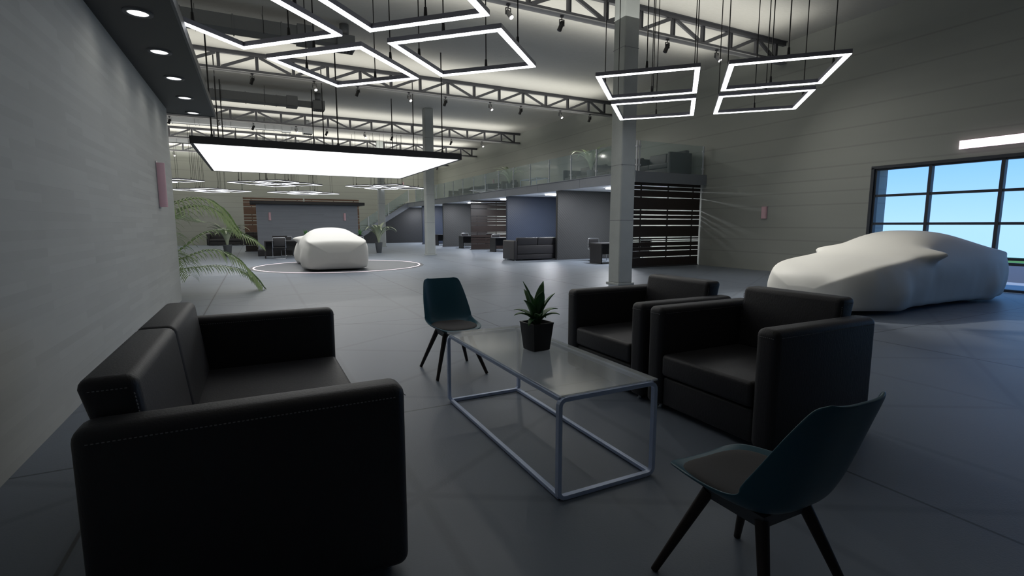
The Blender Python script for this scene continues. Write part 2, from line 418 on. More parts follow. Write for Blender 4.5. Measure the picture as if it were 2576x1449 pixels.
TRACK = [(10.05, 'nearest truss', [(5.0, 1), (6.33, 0), (8.15, 1), (9.44, 0), (11.17, 1)]),
        (18.0, 'second truss', [(.18, 0), (1.96, 1), (3.33, 0), (5.07, 1), (6.42, 0), (8.19, 1), (9.51, 0), (11.31, 1), (12.78, 0)]),
        (26.4, 'third truss', [(-3.0, 0), (-1.18, 1), (.19, 0), (1.98, 1), (3.35, 0), (5.14, 1), (6.5, 0), (8.2, 1), (9.7, 0), (11.5, 1)]),
        (38.6, 'farthest truss', [(-4.3, 1), (13.0, 0)]),
        (13.5, '', [])]
for Y, nm, L in TRACK:
    nl = nd = 0
    for x, lit in L:
        if lit: nl += 1; lab = 'lit track spotlight under the %s, %s lit one from the left' % (nm, ORD[nl-1])
        else: nd += 1; lab = 'unlit black track spotlight under the %s, %s dark one from the left' % (nm, ORD[nd-1])
        (SL if lit else SD)((x, Y, ZB-.056), 0, lab, 'spotlights under the roof trusses')

# ------------------------------------------------------------------ air ducts
def duct(Y, x0, x1, lab, start_box=None):
    t = thing('air_duct', lab, 'air duct', (0, Y, 0), 0, 'air ducts under the ceiling')
    b = new_bm(); box(b, x0, x1-.9, -.25, .25, 6.0, 6.3); o = obj('trunk', b, 'duct', t)
    b = new_bm(); box(b, x1-.9, x1-.15, -.16, .16, 6.04, 6.22); box(b, x1-1.15, x1-.75, -.29, .29, 5.96, 6.34, .01); obj('branch', b, 'duct', t)
    x = x1-1.5; fl = None
    while x > x0:
        if fl is None:
            b = new_bm(); box(b, -.015, .015, -.268, .268, 5.982, 6.318); fl = obj('flange', b, 'duct', t); p = fl
        else: p = fl.copy(); COL.objects.link(p); p.parent = t
        p.location = (x, 0, 0); x -= 1.05
    b = new_bm(); box(b, x1-.2, x1+.25, -.24, .24, 5.93, 6.28, .015); obj('diffuser_box', b, 'duct', t)
    b = new_bm(); cyl(b, (x1+.02, .02, 6.28), (x1+.02, .02, ZC), .12, n=20); obj('riser', b, 'duct', t, True)
    b = new_bm()
    for k in range(5): box(b, x1-.14+.075*k, x1-.10+.075*k, -.17, .17, 5.922, 5.93)
    obj('grille', b, 'dark', t)
    x = x1-1.9; hr = None
    while x > x0:
        for sd in (-.28, .28):
            if hr is None:
                b = new_bm(); cyl(b, (0, 0, 5.97), (0, 0, ZC), .006, n=6); hr = obj('hanger_rod', b, 'cord', t); p = hr
            else: p = hr.copy(); COL.objects.link(p); p.parent = t
            p.location = (x, sd, 0)
        x -= 1.45
duct(14.4, -11.5, 2.35, 'wide grey air duct nearest the viewer, above the hanging square lights')
duct(22.1, -11.5, 2.5, 'grey air duct between the second and third trusses')
duct(27.95, -11.5, 2.6, 'grey air duct with end box behind the third truss')
duct(34.6, -11.5, 2.6, 'farthest grey air duct, at the left end of the light panel')

# ------------------------------------------------------------------ square pendant lights (0.69 m x 0.69 m x 2: 1.44 m sides)
ZP = 3.6
def mk_pend(ledmat='led'):
    t = thing('pendant_light', '', 'pendant light')
    a, w_, h_ = .735, .075, .055
    b = new_bm()
    for s in (-1, 1):
        box(b, -a, a, s*a - (w_ if s > 0 else 0), s*a + (0 if s > 0 else w_), .006, h_)
        box(b, s*a - (w_ if s > 0 else 0), s*a + (0 if s > 0 else w_), -a+w_, a-w_, .006, h_)
    lip = .003
    for s in (-1, 1):                                 # thin side lips that hold the diffuser
        for q in (a, a-w_):
            box(b, -q-.001, q+.001, s*q-lip/2, s*q+lip/2, 0, h_-.01); box(b, s*q-lip/2, s*q+lip/2, -q-.001, q+.001, 0, h_-.01)
    obj('frame', b, 'frame', t)
    b = new_bm(); e = .003
    for s in (-1, 1):
        lo, hi = sorted((s*(a-e), s*(a-w_+e)))
        box(b, -a+e, a-e, lo, hi, -.009, .008)
        box(b, lo, hi, -a+w_-e, a-w_+e, -.009, .008)
    obj('diffuser', b, ledmat, t)
    for (x, y) in ((0, 1), (0, -1), (1, 0), (-1, 0)):
        b = new_bm(); X, Y = x*(a-w_/2), y*(a-w_/2)
        cyl(b, (X, Y, h_), (X, Y, h_+.10), .022, .016, n=10); cyl(b, (X, Y, h_+.10), (X, Y, ZC-ZP), .008, n=6)
        obj('suspension_cord', b, 'cord', t)
    return t
PF = Maker(mk_pend); PBk = Maker(lambda: mk_pend('led_back'))
R45 = PI/4
off = 1.30
def cluster(mk, cx, cy, where, group, dirs):
    for (dx, dy), d in zip(((-1, 0), (1, 0), (0, -1), (0, 1)), dirs):
        mk((cx+dx*off, cy+dy*off, ZP), R45, 'glowing square pendant, %s of four in %s' % (d, where), group)
cluster(PF, 1.30, 6.44, 'the nearest group at left', 'square pendant lights near left', ('leftmost', 'rightmost', 'cut off at top', 'lowest'))
cluster(PF, 7.00, 6.44, 'the group before the right wall', 'square pendant lights near right', ('upper left', 'lower right', 'upper right', 'lower left'))
for cx, cy, wh in ((1.17, 30.45, 'the far group above the kiosk roof'), (7.06, 30.4, 'the far group beside the stairs'), (-4.5, 30.5, 'the far group next to the pale stone wall'),
                   (3.20, 38.4, 'the lowest farthest group over the kiosk'), (-2.42, 38.4, 'the farthest group above the palm')):
    cluster(PBk, cx, cy, wh, 'square pendant lights at the far end', ('leftmost', 'rightmost', 'nearest', 'farthest'))

# ------------------------------------------------------------------ big light panel
LP = thing('ceiling_light', 'huge glowing white rectangular panel light hanging over the covered car', 'light panel', (2.24, 18.5, 3.4))
hx, hy = 3.52, 3.62
b = new_bm()
for s in (-1, 1):
    box(b, -hx, hx, s*hy-.04, s*hy+.04, -.01, .17); box(b, s*hx-.04, s*hx+.04, -hy, hy, -.01, .17)
box(b, -hx, hx, -hy, hy, .12, .16)
obj('frame', b, 'dark', LP)
b = new_bm(); box(b, -hx+.04, hx-.04, -hy+.04, hy-.04, .0, .02); obj('diffuser', b, 'panel', LP)
for i in (-1, 0, 1):
    for j in (-1, 0, 1):
        b = new_bm(); x, y = 3.1*i, 3.15*j
        cyl(b, (x, y, .16), (x, y, .3), .05, .03, n=10); cyl(b, (x, y, .3), (x, y, ZC-3.4), .018, n=8); obj('suspension_cord', b, 'cord', LP)

# ------------------------------------------------------------------ covered cars
def interp(T, u):
    for (a, x), (c, y) in zip(T, T[1:]):
        if u <= c:
            t = (u-a)/(c-a); t = t*t*(3-2*t) if False else t
            return x + (y-x)*t
    return T[-1][1]
def smooth_interp(T, u):
    d = .025
    ks = [j/4 for j in range(-4, 5)]; ws = [1-abs(k)*.8 for k in ks]; d = min(d*1.8, max(.008, min(u, 1-u)))
    return sum(w*interp(T, min(max(u+k*d, T[0][0]), T[-1][0])) for k, w in zip(ks, ws))/sum(ws)
def car():
    L = 4.6
    W = [(0, .74), (.015, .80), (.04, .87), (.08, .92), (.2, .955), (.42, .93), (.6, .94), (.78, .975), (.9, .955), (.95, .93), (.98, .90), (1, .88)]
    B = [(0, .60), (.02, .65), (.05, .70), (.1, .745), (.2, .795), (.33, .845), (.5, .86), (.7, .88), (.84, .91), (.95, .90), (1, .85)]
    T = [(0, .66), (.02, .715), (.05, .77), (.1, .82), (.2, .87), (.29, .92), (.36, 1.03), (.46, 1.23), (.54, 1.305), (.62, 1.315), (.70, 1.275), (.80, 1.16), (.88, 1.05), (.94, .98), (.98, .95), (1, .93)]
    G = [(0, .55), (.1, .66), (.28, .70), (.42, .60), (.55, .56), (.7, .58), (.85, .68), (.95, .76), (1, .76)]
    def cr(P, t):                                    # catmull-rom through the half-section
        n = len(P)-1; s = t*n; i = min(int(s), n-1); q = s-i
        p0 = P[i-1] if i else (-P[1][0], P[1][1]); p1 = P[i]; p2 = P[i+1]; p3 = P[i+2] if i+2 <= n else (2*P[n][0]-P[n-1][0], 2*P[n][1]-P[n-1][1])
        return tuple(.5*((2*b_)+(-a_+c_)*q+(2*a_-5*b_+4*c_-d_)*q*q+(-a_+3*b_-3*c_+d_)*q**3) for a_, b_, c_, d_ in zip(p0, p1, p2, p3))
    def section(u):
        w_, b_, t_, g_ = (smooth_interp(k, u) for k in (W, B, T, G))
        dz = t_-b_
        cz = .055*(1-min(dz/.25, 1)); P = [(0, t_), (g_*.55, t_-.012), (g_, t_-.03-dz*.12), ((g_+w_)/2+.02, b_+dz*.42), (w_*(.93+.2*cz), b_+dz*.03-.005-cz), (w_*.993, b_-.14-cz), (w_, b_*.52), (w_*.985, .26), (w_*.94, .05)]
        return P
    NU, NT = 110, 44
    rows = []
    capk = [(.03, .18), (.25, .178), (.45, .17), (.62, .157), (.76, .135), (.86, .105), (.93, .07), (.975, .035)]; capt = [(.985, .02), (.96, .042), (.92, .06), (.86, .075), (.72, .09), (.5, .10), (.25, .106), (.03, .108)]
    def ring(u, s=1.0, dx=0.0):
        P = section(u); out = []
        zc = .42*P[0][1]
        half = [cr(P, k/NT) for k in range(NT+1)]
        full = [(-y, z) for y, z in half[::-1]] + half[1:]
        for y, z in full: out.append((u*L + dx, y*s, zc+(z-zc)*s))
        return out
    for s, d in capk: rows.append(ring(0, max(s, .02), -d))
    for i in range(NU+1): rows.append(ring(i/NU))
    for s, d in capt: rows.append(ring(1, s, d))
    for _ in range(16):                              # even out the lofted skin
        n_ = len(rows[0]); new = []
        for i_, r in enumerate(rows):
            a_, c_ = rows[max(i_-1, 0)], rows[min(i_+1, len(rows)-1)]
            new.append([tuple((r[k][q]*2 + a_[k][q] + c_[k][q] + r[(k-1) % n_][q] + r[(k+1) % n_][q])/6 if 0 < k < n_-1 else (r[k][q]*2 + a_[k][q] + c_[k][q])/4 for q in range(3)) for k in range(n_)])
        rows = new
    # bumps: wheels, mirrors, cloth
    R2 = []
    for r in rows:
        q = []
        for (x, y, z) in r:
            sy = 1 if y > 0 else -1; ay = abs(y)
            for wx in (.90, 3.82):
                gx_ = math.exp(-((x-wx)/.27)**2)
                if ay > .6:
                    y += sy*.075*gx_*math.exp(-((z-.30)/.26)**2); 
                    if z < .3: z -= .05*gx_*(1-z/.3) if z > 0 else 0
                    mid = math.exp(-((x-2.35)/.75)**2); y -= sy*.035*mid*math.exp(-((z-.35)/.25)**2)/2
            if ay > .5 and .6 < z < 1.2:
                gm = math.exp(-((x-1.76)/.19)**2*1.4)*math.exp(-((z-.92)/.10)**2)
                y += sy*.27*gm; x += .08*gm; z += .02*gm
            n = noise.noise(Vector((x*1.6, y*1.6, z*2.2)))
            n2 = noise.noise(Vector((x*5, y*5+9, z*1.5)))
            am = .010 + .012*(z < .8)
            y += sy*(n*am + n2*.011*(z < .72)); z += n*.004
            if z < .12: z += .015*noise.noise(Vector((x*3, y, 5)))
            q.append((x, y, max(z, .012)))
        R2.append(q)
    t = thing('covered_car', '', 'car')
    b = new_bm(); V = grid(b, R2, True)
    for r in (V[0], V[-1]):
        try: b.faces.new(r)
        except Exception: pass
    o = obj('car_cover', b, 'cover', t, True); o.location = (-L/2, 0, -.008)
    md = o.modifiers.new('smooth', 'SMOOTH'); md.iterations = 3; md.factor = .5
    return t
CARS = Maker(car)
a = math.radians(-5.5)
CARS((10.38, 5.12, 0), math.radians(-1), 'large coupe under a cream fitted car cover beside the window')
CARS((2.2, 18.25, .012), -PI/2, 'coupe under a white car cover on the round turntable beneath the light panel', None)
b = new_bm(); cyl(b, (2.55, 18.1, .0), (2.55, 18.1, .012), 2.66, n=96)
tt = thing('turntable', 'round low turntable with a thin glowing rim under the covered car', 'turntable', (0, 0, 0))
obj('disc', b, 'disc', tt)
b = new_bm(); grid(b, [[(2.55+r*math.cos(2*PI*k/128), 18.1+r*math.sin(2*PI*k/128), z) for k in range(128)] for r, z in ((2.66, .0), (2.66, .016), (2.70, .016), (2.70, 0))], True); obj('light_ring', b, 'ring', tt)
b = new_bm(); grid(b, [[(2.55+r*math.cos(2*PI*k/128), 18.1+r*math.sin(2*PI*k/128), z) for k in range(128)] for r, z in ((2.70, .0), (2.70, .012), (2.80, .010), (2.82, 0))], True); obj('rim', b, 'edge', tt)

# ------------------------------------------------------------------ sofas and armchairs: back at x=0, front +x, y from 0 to Ly
def stitches(b, p, q, n, r=.0018):
    p, q = Vector(p), Vector(q)
    for k in range(n):
        a_, c_ = p.lerp(q, (k+.2)/n), p.lerp(q, (k+.75)/n)
        bar(b, a_, c_, r*1.6, r*1.6, (0.3, .9, .2))
def seating(name, cat, Ly, n):
    t = thing(name, '', cat)
    D_, A, H = 1.02, .15, .79
    for y0 in (0, Ly-A):
        b = new_bm(); box(b, 0, D_, y0, y0+A, .035, H, .045, 5); o = soft(obj('arm', b, 'leather', t), 50)
        for yy in (y0-.0005, y0+A+.0005):
            b = new_bm(); stitches(b, (.04, yy, H-.045), (D_-.04, yy, H-.045), 70); obj('stitching', b, 'stitch', o)
        b = new_bm(); stitches(b, (D_+.0005, y0+.02, H-.05), (D_+.0005, y0+A-.02, H-.05), 9); obj('stitching', b, 'stitch', o)
    b = new_bm(); box(b, .03, D_-.03, A+.002, Ly-A-.002, .045, .265, .02, 3); soft(obj('base', b, 'leather', t))
    b = new_bm(); box(b, .0, .12, A+.002, Ly-A-.002, .26, .60, .02, 3); soft(obj('back_frame', b, 'leather', t))
    wd = (Ly-2*A)/n
    for k in range(n):
        y0, y1 = A+.003+k*wd, A+(k+1)*wd-.003
        b = new_bm(); box(b, .15, D_-.005, y0, y1, .275, .44, .03, 4); soft(obj('seat_cushion', b, 'leather', t))
        b = new_bm(); box(b, -.01, .155, y0, y1, .42, .905, .035, 4)
        for v in b.verts:                              # lean: the foot of the cushion comes forward
            if v.co.x > .07: v.co.x += .06*(1-(v.co.z-.42)/.485)
            else: v.co.x += .125*max(0, 1-(v.co.z-.42)/.18)
        o = soft(obj('back_cushion', b, 'leather', t))
        for yy in (y0-.0006, y1+.0006):
            for p_, q_, n_ in (((.02, yy, .865), (.13, yy, .865), 9), ((.145, yy, .85), (.175, yy, .62), 18)):
                b = new_bm(); stitches(b, p_, q_, n_); obj('stitching', b, 'stitch', o)
    for x in (.08, D_-.08):
        for y in (.09, Ly-.09):
            b = new_bm(); cyl(b, (x, y, 0), (x, y, .012), .024, n=14); cyl(b, (x, y, .012), (x, y, .05), .016, n=14); obj('foot', b, 'chrome', t)
    return t
SOFA = Maker(lambda: seating('sofa', 'sofa', 2.14, 2)); ARM = Maker(lambda: seating('armchair', 'armchair', 1.08, 1))
SOFA((-.535, 1.86, 0), 0, 'black leather two-seat sofa in the foreground against the pale stone wall')
ARM((3.67, 2.925, 0), PI, 'nearer black leather armchair of the pair facing the glass table', 'pair of black leather armchairs')
ARM((3.67, 4.06, 0), PI, 'farther black leather armchair of the pair, in front of the near column', 'pair of black leather armchairs')
SOFA((13.35, 21.75, 0), -PI/2, 'dark sofa against the blue partition in the lounge bay')
SOFA((11.08, 17.48, 0), PI/2, 'dark sofa seen end-on against the grey partition in the lounge bay')
for k, (x, lab) in enumerate(((-2.95, 'left'), (-.75, 'right'))):
    SOFA((x, 40.5, 0), -PI/2, 'dark sofa by the far wall behind the palm, %s one of two' % lab, 'dark sofas by the far wall')

# ------------------------------------------------------------------ glass coffee table
def mk_table():
    t = thing('coffee_table', '', 'table')
    X, Y, H, r = .31, .825, .535, .014
    def loop(y):
        rc = .035; pts = []
        for cx, cz, a0 in ((X-rc, H-rc, 0), (-X+rc, H-rc, 90), (-X+rc, r+rc, 180), (X-rc, r+rc, 270)):
            for k in range(6):
                a_ = math.radians(a0+18*k); pts.append((cx+rc*math.cos(a_), y, cz+rc*math.sin(a_)))
        b = new_bm()
        prof = [(-.014, -.011), (.014, -.011), (.014, .011), (-.014, .011)]
        V = []
        for i, p in enumerate(pts):
            a_, c_ = Vector(pts[i-1]), Vector(pts[(i+1) % len(pts)]); tn = (c_-a_).normalized(); nm = Vector((tn.z, 0, -tn.x))
            V.append([b.verts.new(Vector(p)+Vector((0, u, 0))+nm*v) for u, v in prof])
        for i in range(len(V)):
            A_, B_ = V[i], V[(i+1) % len(V)]
            for k in range(4): b.faces.new((A_[k], A_[(k+1) % 4], B_[(k+1) % 4], B_[k]))
        es = b.edges[:]
        return b
    for y in (-Y+.014, Y-.014): obj('end_loop', loop(y), 'tube', t, False)
    for x in (-X+.014, X-.014):
        for z in (H, r+.002):
            b = new_bm(); box(b, x-.014, x+.014, -Y+.02, Y-.02, z-.012, z+.011, .004, 2); obj('rail', b, 'tube', t)
    b = new_bm(); box(b, -X-.005, X+.005, -Y-.005, Y+.005, H+.018, H+.028, .002); obj('glass_top', b, 'tglass', t)
    b = new_bm()
    for sx in (-1, 1):
        for sy in (-1, 1): cyl(b, (sx*(X-.03), sy*(Y-.03), H+.01), (sx*(X-.03), sy*(Y-.03), H+.018), .012)
    obj('glass_pads', b, 'chrome', t)
    return t
TB = Maker(mk_table)
TB((1.612, 2.86, 0), 0, 'long glass coffee table on a pale blue-white tube frame in the foreground')
TB((12.35, 19.75, 0), PI/2, 'glass coffee table with pale frame in the lounge bay')

# ------------------------------------------------------------------ plants
def leafstrip(b, pts, wid, fold=.25, n_across=2, up=(0, 0, 1)):
    pts = [Vector(p) for p in pts]; N = len(pts); rows = []
    for i, p in enumerate(pts):
        tn = (pts[min(i+1, N-1)]-pts[max(i-1, 0)]).normalized(); s = tn.cross(Vector(up))
        if s.length < 1e-3: s = Vector((1, 0, 0))
        s.normalize(); nrm = s.cross(tn)
        w_ = wid(i/(N-1))
        rows.append([p - s*w_ + nrm*w_*fold, p, p + s*w_ + nrm*w_*fold])
    grid(b, rows)
def mk_agave():
    t = thing('potted_plant', '', 'plant')
    b = new_bm()
    rows = []
    for (h, z) in ((.060, 0), (.066, .004), (.084, .178), (.087, .186), (.085, .19), (.077, .19), (.073, .165)):
        ring = []
        for k in range(32):
            a_ = 2*PI*k/32; c_, s_ = math.cos(a_), math.sin(a_); m_ = max(abs(c_), abs(s_)); e = .8
            sc = e/m_ + (1-e); ring.append((h*c_*sc*1.02, h*s_*sc*1.02, z))
        rows.append(ring)
    V = grid(b, rows, True); b.faces.new(V[0])
    soft(obj('pot', b, 'pot', t), 40)
    b = new_bm(); cyl(b, (0, 0, .15), (0, 0, .166), .082, n=24); obj('soil', b, 'soil', t)
    rnd = random.Random(3)
    for k, (az, tilt, L, w_) in enumerate([(20, 12, .30, .034), (150, 14, .31, .034), (255, 20, .27, .036), (95, 25, .27, .032), (330, 24, .25, .032), (200, 32, .25, .028), (60, 48, .22, .022), (120, 50, .21, .022),
                                         (180, 52, .22, .022), (240, 50, .22, .022), (300, 50, .20, .022), (0, 50, .22, .022), (30, 64, .18, .018), (215, 64, .19, .018)]):
        a_, tl = math.radians(az), math.radians(tilt); d = Vector((math.cos(a_), math.sin(a_), 0)); pts = []
        for i in range(9):
            s = i/8; ang = tl*(.55+.75*s); pts.append(Vector((0, 0, .17)) + d*(.010+L*.85*s*math.sin(ang)) + Vector((0, 0, L*s*math.cos(ang))))
        b = new_bm(); leafstrip(b, pts, lambda s, w_=w_: w_*1.25*(.55+1.1*s)*(1-s**2.2)+.0006, .45)
        o = obj('leaf', b, 'agave', t, True); m_ = o.modifiers.new('thick', 'SOLIDIFY'); m_.thickness = .003
    return t
AG = Maker(mk_agave)
AG((1.655, 2.9, .563), .12, 'spiky green plant in a black tapered pot on the glass coffee table')
AG((12.55, 19.8, .563), 1.1, 'small green spiky plant on the glass table in the lounge bay')
AG((1.95, 23.75, .7385), .7, 'small green spiky plant on the kiosk desk, left of the white covered car')
AG((4.25, 23.75, .7385), 2, 'small green spiky plant on the kiosk desk, right of the white covered car')
AG((12.55, 14.95, .7385), 1.6, 'green spiky plant on the nearest bay desk, beside the near column')

def mk_strap():                                      # tall tapered pot with arching strap leaves
    t = thing('potted_plant', '', 'plant')
    b = new_bm(); rows = [[(r*math.cos(2*PI*k/28), r*math.sin(2*PI*k/28), z) for k in range(28)] for r, z in ((.12, 0), (.125, .01), (.185, .50), (.19, .52), (.17, .52), (.165, .47))]
    V = grid(b, rows, True); b.faces.new(V[0]); obj('pot', b, 'gpot', t, True)
    b = new_bm(); cyl(b, (0, 0, .45), (0, 0, .48), .165, n=24); obj('soil', b, 'soil', t)
    rnd = random.Random(11)
    for k in range(20):
        az = k*2.4+rnd.uniform(-.2, .2); d = Vector((math.cos(az), math.sin(az), 0)); L = rnd.uniform(1.05, 1.55); st = rnd.uniform(.10, .42); pts = []
        p = Vector((0, 0, .46)) + d*.03; ang = st*.5
        for i in range(15):
            pts.append(p.copy()); ang = st*.5 + (st*2.6+1.5)*(i/14)**1.7; p = p + (d*math.sin(ang) + Vector((0, 0, math.cos(ang))))*L/14
        b = new_bm(); leafstrip(b, pts, lambda s: .008+.07*math.sin(PI*min(1, s*1.02))**.7, .35)
        obj('leaf', b, 'leaf', t, True)
    return t
SP = Maker(mk_strap)
SP((5.55, 25.9, 0), 0, 'tall strap-leaved plant in a grey tapered pot right of the covered car')
SP((-1.15, 25.9, 0), 2.0, 'tall strap-leaved plant in a grey tapered pot behind the big palm')
SP((12.0, 24.0, 3.08), 1.0, 'strap-leaved plant behind the upper-floor glass railing, farther one', None, (1, 1, .9))
SP((12.0, 16.75, 3.08), 4.0, 'strap-leaved plant behind the upper-floor glass railing, by the near column', None, (1, 1, .9))
TB((12.35, 22.0, 3.08), 0, 'pale-framed glass table on the upper floor behind the railing')
for k, y in enumerate((15.3, 17.6, 19.9, 28.4, 30.7, 33.0, 35.3)):
    SOFA((13.7, y, 3.08), PI, 'dark sofa on the upper floor behind the glass railing, %s from the near end' % ORD[k], 'dark sofas on the upper floor')

# arching palm beside the end of the left wall
pt = thing('potted_palm', 'large green palm with arching fronds at the end of the pale stone wall', 'plant', (-2.0, 12.6, 0))
b = new_bm(); rows = [[(r*math.cos(2*PI*k/28), r*math.sin(2*PI*k/28), z) for k in range(28)] for r, z in ((.15, 0), (.155, .01), (.20, .42), (.205, .44), (.185, .44), (.18, .4))]
V = grid(b, rows, True); b.faces.new(V[0]); obj('pot', b, 'gpot', pt, True)
b = new_bm(); cyl(b, (0, 0, .38), (0, 0, .41), .18, n=24); obj('soil', b, 'soil', pt)
def spline(P, n):
    P = [Vector(p) for p in P]; out = []
    for i in range(len(P)-1):
        p0 = P[i-1] if i else P[0]*2-P[1]; p1, p2 = P[i], P[i+1]; p3 = P[i+2] if i+2 < len(P) else P[-1]*2-P[-2]
        for k in range(n):
            q = k/n; out.append(.5*((2*p1)+(p2-p0)*q+(2*p0-5*p1+4*p2-p3)*q*q+(3*p1-p0-3*p2+p3)*q**3))
    out.append(P[-1]); return out
rnd = random.Random(5)
def frond(P, lf=.42, droop=.9, start=.18, npair=36):
    org = Vector((-2.0, 12.6, 0))
    pts = spline([Vector(p)-org for p in P], 12); N = len(pts)
    b = new_bm(); tube(b, pts, lambda s: .009*(1-.8*s)+.0015, 6); fr = obj('frond', b, 'palm2', pt, True)
    b = new_bm()
    for k in range(npair):
        s = start + (1-start)*(k+.5)/npair; i = min(int(s*(N-1)), N-2); p = pts[i].lerp(pts[i+1], s*(N-1)-i)
        tn = (pts[min(i+2, N-1)]-pts[max(i-1, 0)]).normalized(); side = tn.cross(Vector((0, 0, 1))).normalized()
        L = 1.45*lf*(.35+.65*math.sin(PI*min(1, (s-start)/(1-start)*.86+.12)))
        for sg in (-1, 1):
            d0 = (tn*.55 + side*sg*.80 + Vector((0, 0, .22))).normalized(); q = p.copy(); lp = [q.copy()]; LL = L*rnd.uniform(.85, 1.1)
            for j in range(5):
                d = (d0 + Vector((0, 0, -1.5*droop*(j/4)**1.1*rnd.uniform(.8, 1.2)))).normalized(); q = q + d*LL/5; lp.append(q.copy())
            leafstrip(b, lp, lambda s_: .018*(1-s_**2)*(.5+s_ if s_ < .5 else 1)+.0006, .3)
    obj('leaflets', b, 'palm', fr, True)
B0 = (-2.0, 12.6, .4)
frond([B0, (-1.95, 12.5, 1.1), (-1.62, 12.3, 1.68), (-1.05, 12.2, 1.93), (-.62, 12.15, 1.74), (-.30, 12.1, 1.25)], .42, 1.0)
frond([B0, (-1.9, 12.4, 1.0), (-1.55, 12.15, 1.5), (-1.1, 12.0, 1.76), (-.68, 11.95, 1.66), (-.36, 11.9, 1.28)], .42, 1.1)
frond([B0, (-1.85, 12.4, .65), (-1.45, 12.3, .85), (-.95, 12.25, 1.22), (-.5, 12.2, 1.28), (-.12, 12.1, 1.12), (.10, 12.1, .95)], .36, .8)
frond([B0, (-1.8, 12.3, .55), (-1.35, 12.2, .72), (-.85, 12.15, .88), (-.42, 12.1, .70), (-.12, 12.1, .36), (.06, 12.05, .08)], .38, 1.1)
frond([B0, (-1.75, 12.5, .44), (-1.25, 12.45, .50), (-.75, 12.4, .52), (-.30, 12.35, .40), (.02, 12.3, .08)], .30, .9)
frond([B0, (-1.75, 12.2, .6), (-1.5, 11.9, .82), (-1.28, 11.6, .72), (-1.17, 11.4, .42)], .36, 1.2)
frond([B0, (-1.95, 12.9, 1.0), (-1.6, 13.1, 1.5), (-1.1, 13.2, 1.45)], .45, .2)
frond([B0, (-2.0, 12.8, 1.2), (-2.4, 13.0, 1.8), (-3.0, 13.1, 1.7)], .4, .9)
frond([B0, (-2.1, 12.5, .9), (-2.6, 12.3, 1.3), (-3.1, 12.1, 1.0)], .4, .9)
frond([B0, (-1.95, 12.8, .8), (-1.8, 13.4, 1.2), (-1.6, 14.0, .9)], .4, .9)

# ------------------------------------------------------------------ shell chairs (face +y)
def mk_shell():
    t = thing('shell_chair', '', 'chair')
    prof = [(.262, .428, .10, .004), (.256, .434, .150, .006), (.238, .437, .190, .014), (.19, .434, .220, .032), (.08, .420, .243, .055), (-.04, .410, .250, .075), (-.14, .416, .250, .096), (-.205, .450, .248, .112),
            (-.245, .515, .245, .115), (-.278, .60, .238, .100), (-.310, .70, .224, .078), (-.338, .79, .206, .055), (-.352, .835, .192, .042), (-.359, .856, .172, .032), (-.362, .866, .140, .022)]
    P = spline([(p[0], p[1], 0) for p in prof], 3); Wd = spline([(p[2], p[3], 0) for p in prof], 3); N = len(P)
    rows = []
    for i in range(N):
        tn = (P[min(i+1, N-1)]-P[max(i-1, 0)]).normalized(); nx, nz = tn.y, -tn.x        # inward normal in (y,z): up on the seat, forward on the back
        row = []
        for k in range(25):
            s = -1+2*k/24; c_ = Wd[i].y*abs(s)**3.2
            row.append((s*Wd[i].x*(1-.04*abs(s)**4), P[i].x + nx*c_, P[i].y + nz*c_))
        rows.append(row)
    if rows[5][24][2] < P[5].y: # flip if the curl went the wrong way
        rows = [[(x, 2*P[i].x-y, 2*P[i].y-z) for x, y, z in r] for i, r in enumerate(rows)]
    b = new_bm(); grid(b, rows); o = obj('shell', b, 'teal', t, True)
    m_ = o.modifiers.new('thick', 'SOLIDIFY'); m_.thickness = .011; m_.offset = 0
    m_ = o.modifiers.new('sub', 'SUBSURF'); m_.levels = 1; m_.render_levels = 2
    b = new_bm(); rows = []
    for (r, z) in ((.02, .452), (.10, .455), (.15, .454), (.18, .450), (.198, .442), (.203, .432), (.195, .425)):
        ring = []
        for k in range(40):
            a_ = 2*PI*k/40; c_, s_ = math.cos(a_), math.sin(a_); q = (abs(c_)**3.2+abs(s_)**3.2)**(-1/3.2)
            x, y = r*c_*q, .03+r*s_*q*1.0; zz = z + .02*(abs(x)/.2)**2.2 + .05*max(0, (-y-.10)/.1)**2
            ring.append((x, y, zz))
        rows.append(ring)
    V = grid(b, rows, True); b.faces.new(V[0]); obj('seat_pad', b, 'pad', t, True)
    b = new_bm()
    for (h0, z0, h1, z1) in ((.135, .412, .062, .345),):
        V0 = [b.verts.new((sx*h0, -.015+sy*h0, z0)) for sx, sy in ((-1, -1), (1, -1), (1, 1), (-1, 1))]
        V1 = [b.verts.new((sx*h1*1.9, -.015+sy*h1*1.9, z1+.01)) for sx, sy in ((-1, -1), (1, -1), (1, 1), (-1, 1))]
        for k in range(4): b.faces.new((V0[k], V0[(k+1) % 4], V1[(k+1) % 4], V1[k]))
        b.faces.new(V0[::-1]); b.faces.new(V1)
    obj('under_frame', b, 'edge', t)
    for sx in (-1, 1):
        for sy in (-1, 1):
            b = new_bm(); cyl(b, (sx*.115, -.015+sy*.115, .385), (sx*.245, -.015+sy*.255, 0.004), .024, .0145, n=16); soft(obj('leg', b, 'walnut', t))
    return t
SH = Maker(mk_shell)
SH((1.62, 1.19, 0), 0, 'teal shell chair with grey seat pad in the near foreground, seen from behind')
SH((1.637, 4.48, 0), PI, 'teal shell chair with grey seat pad at the far end of the glass table')

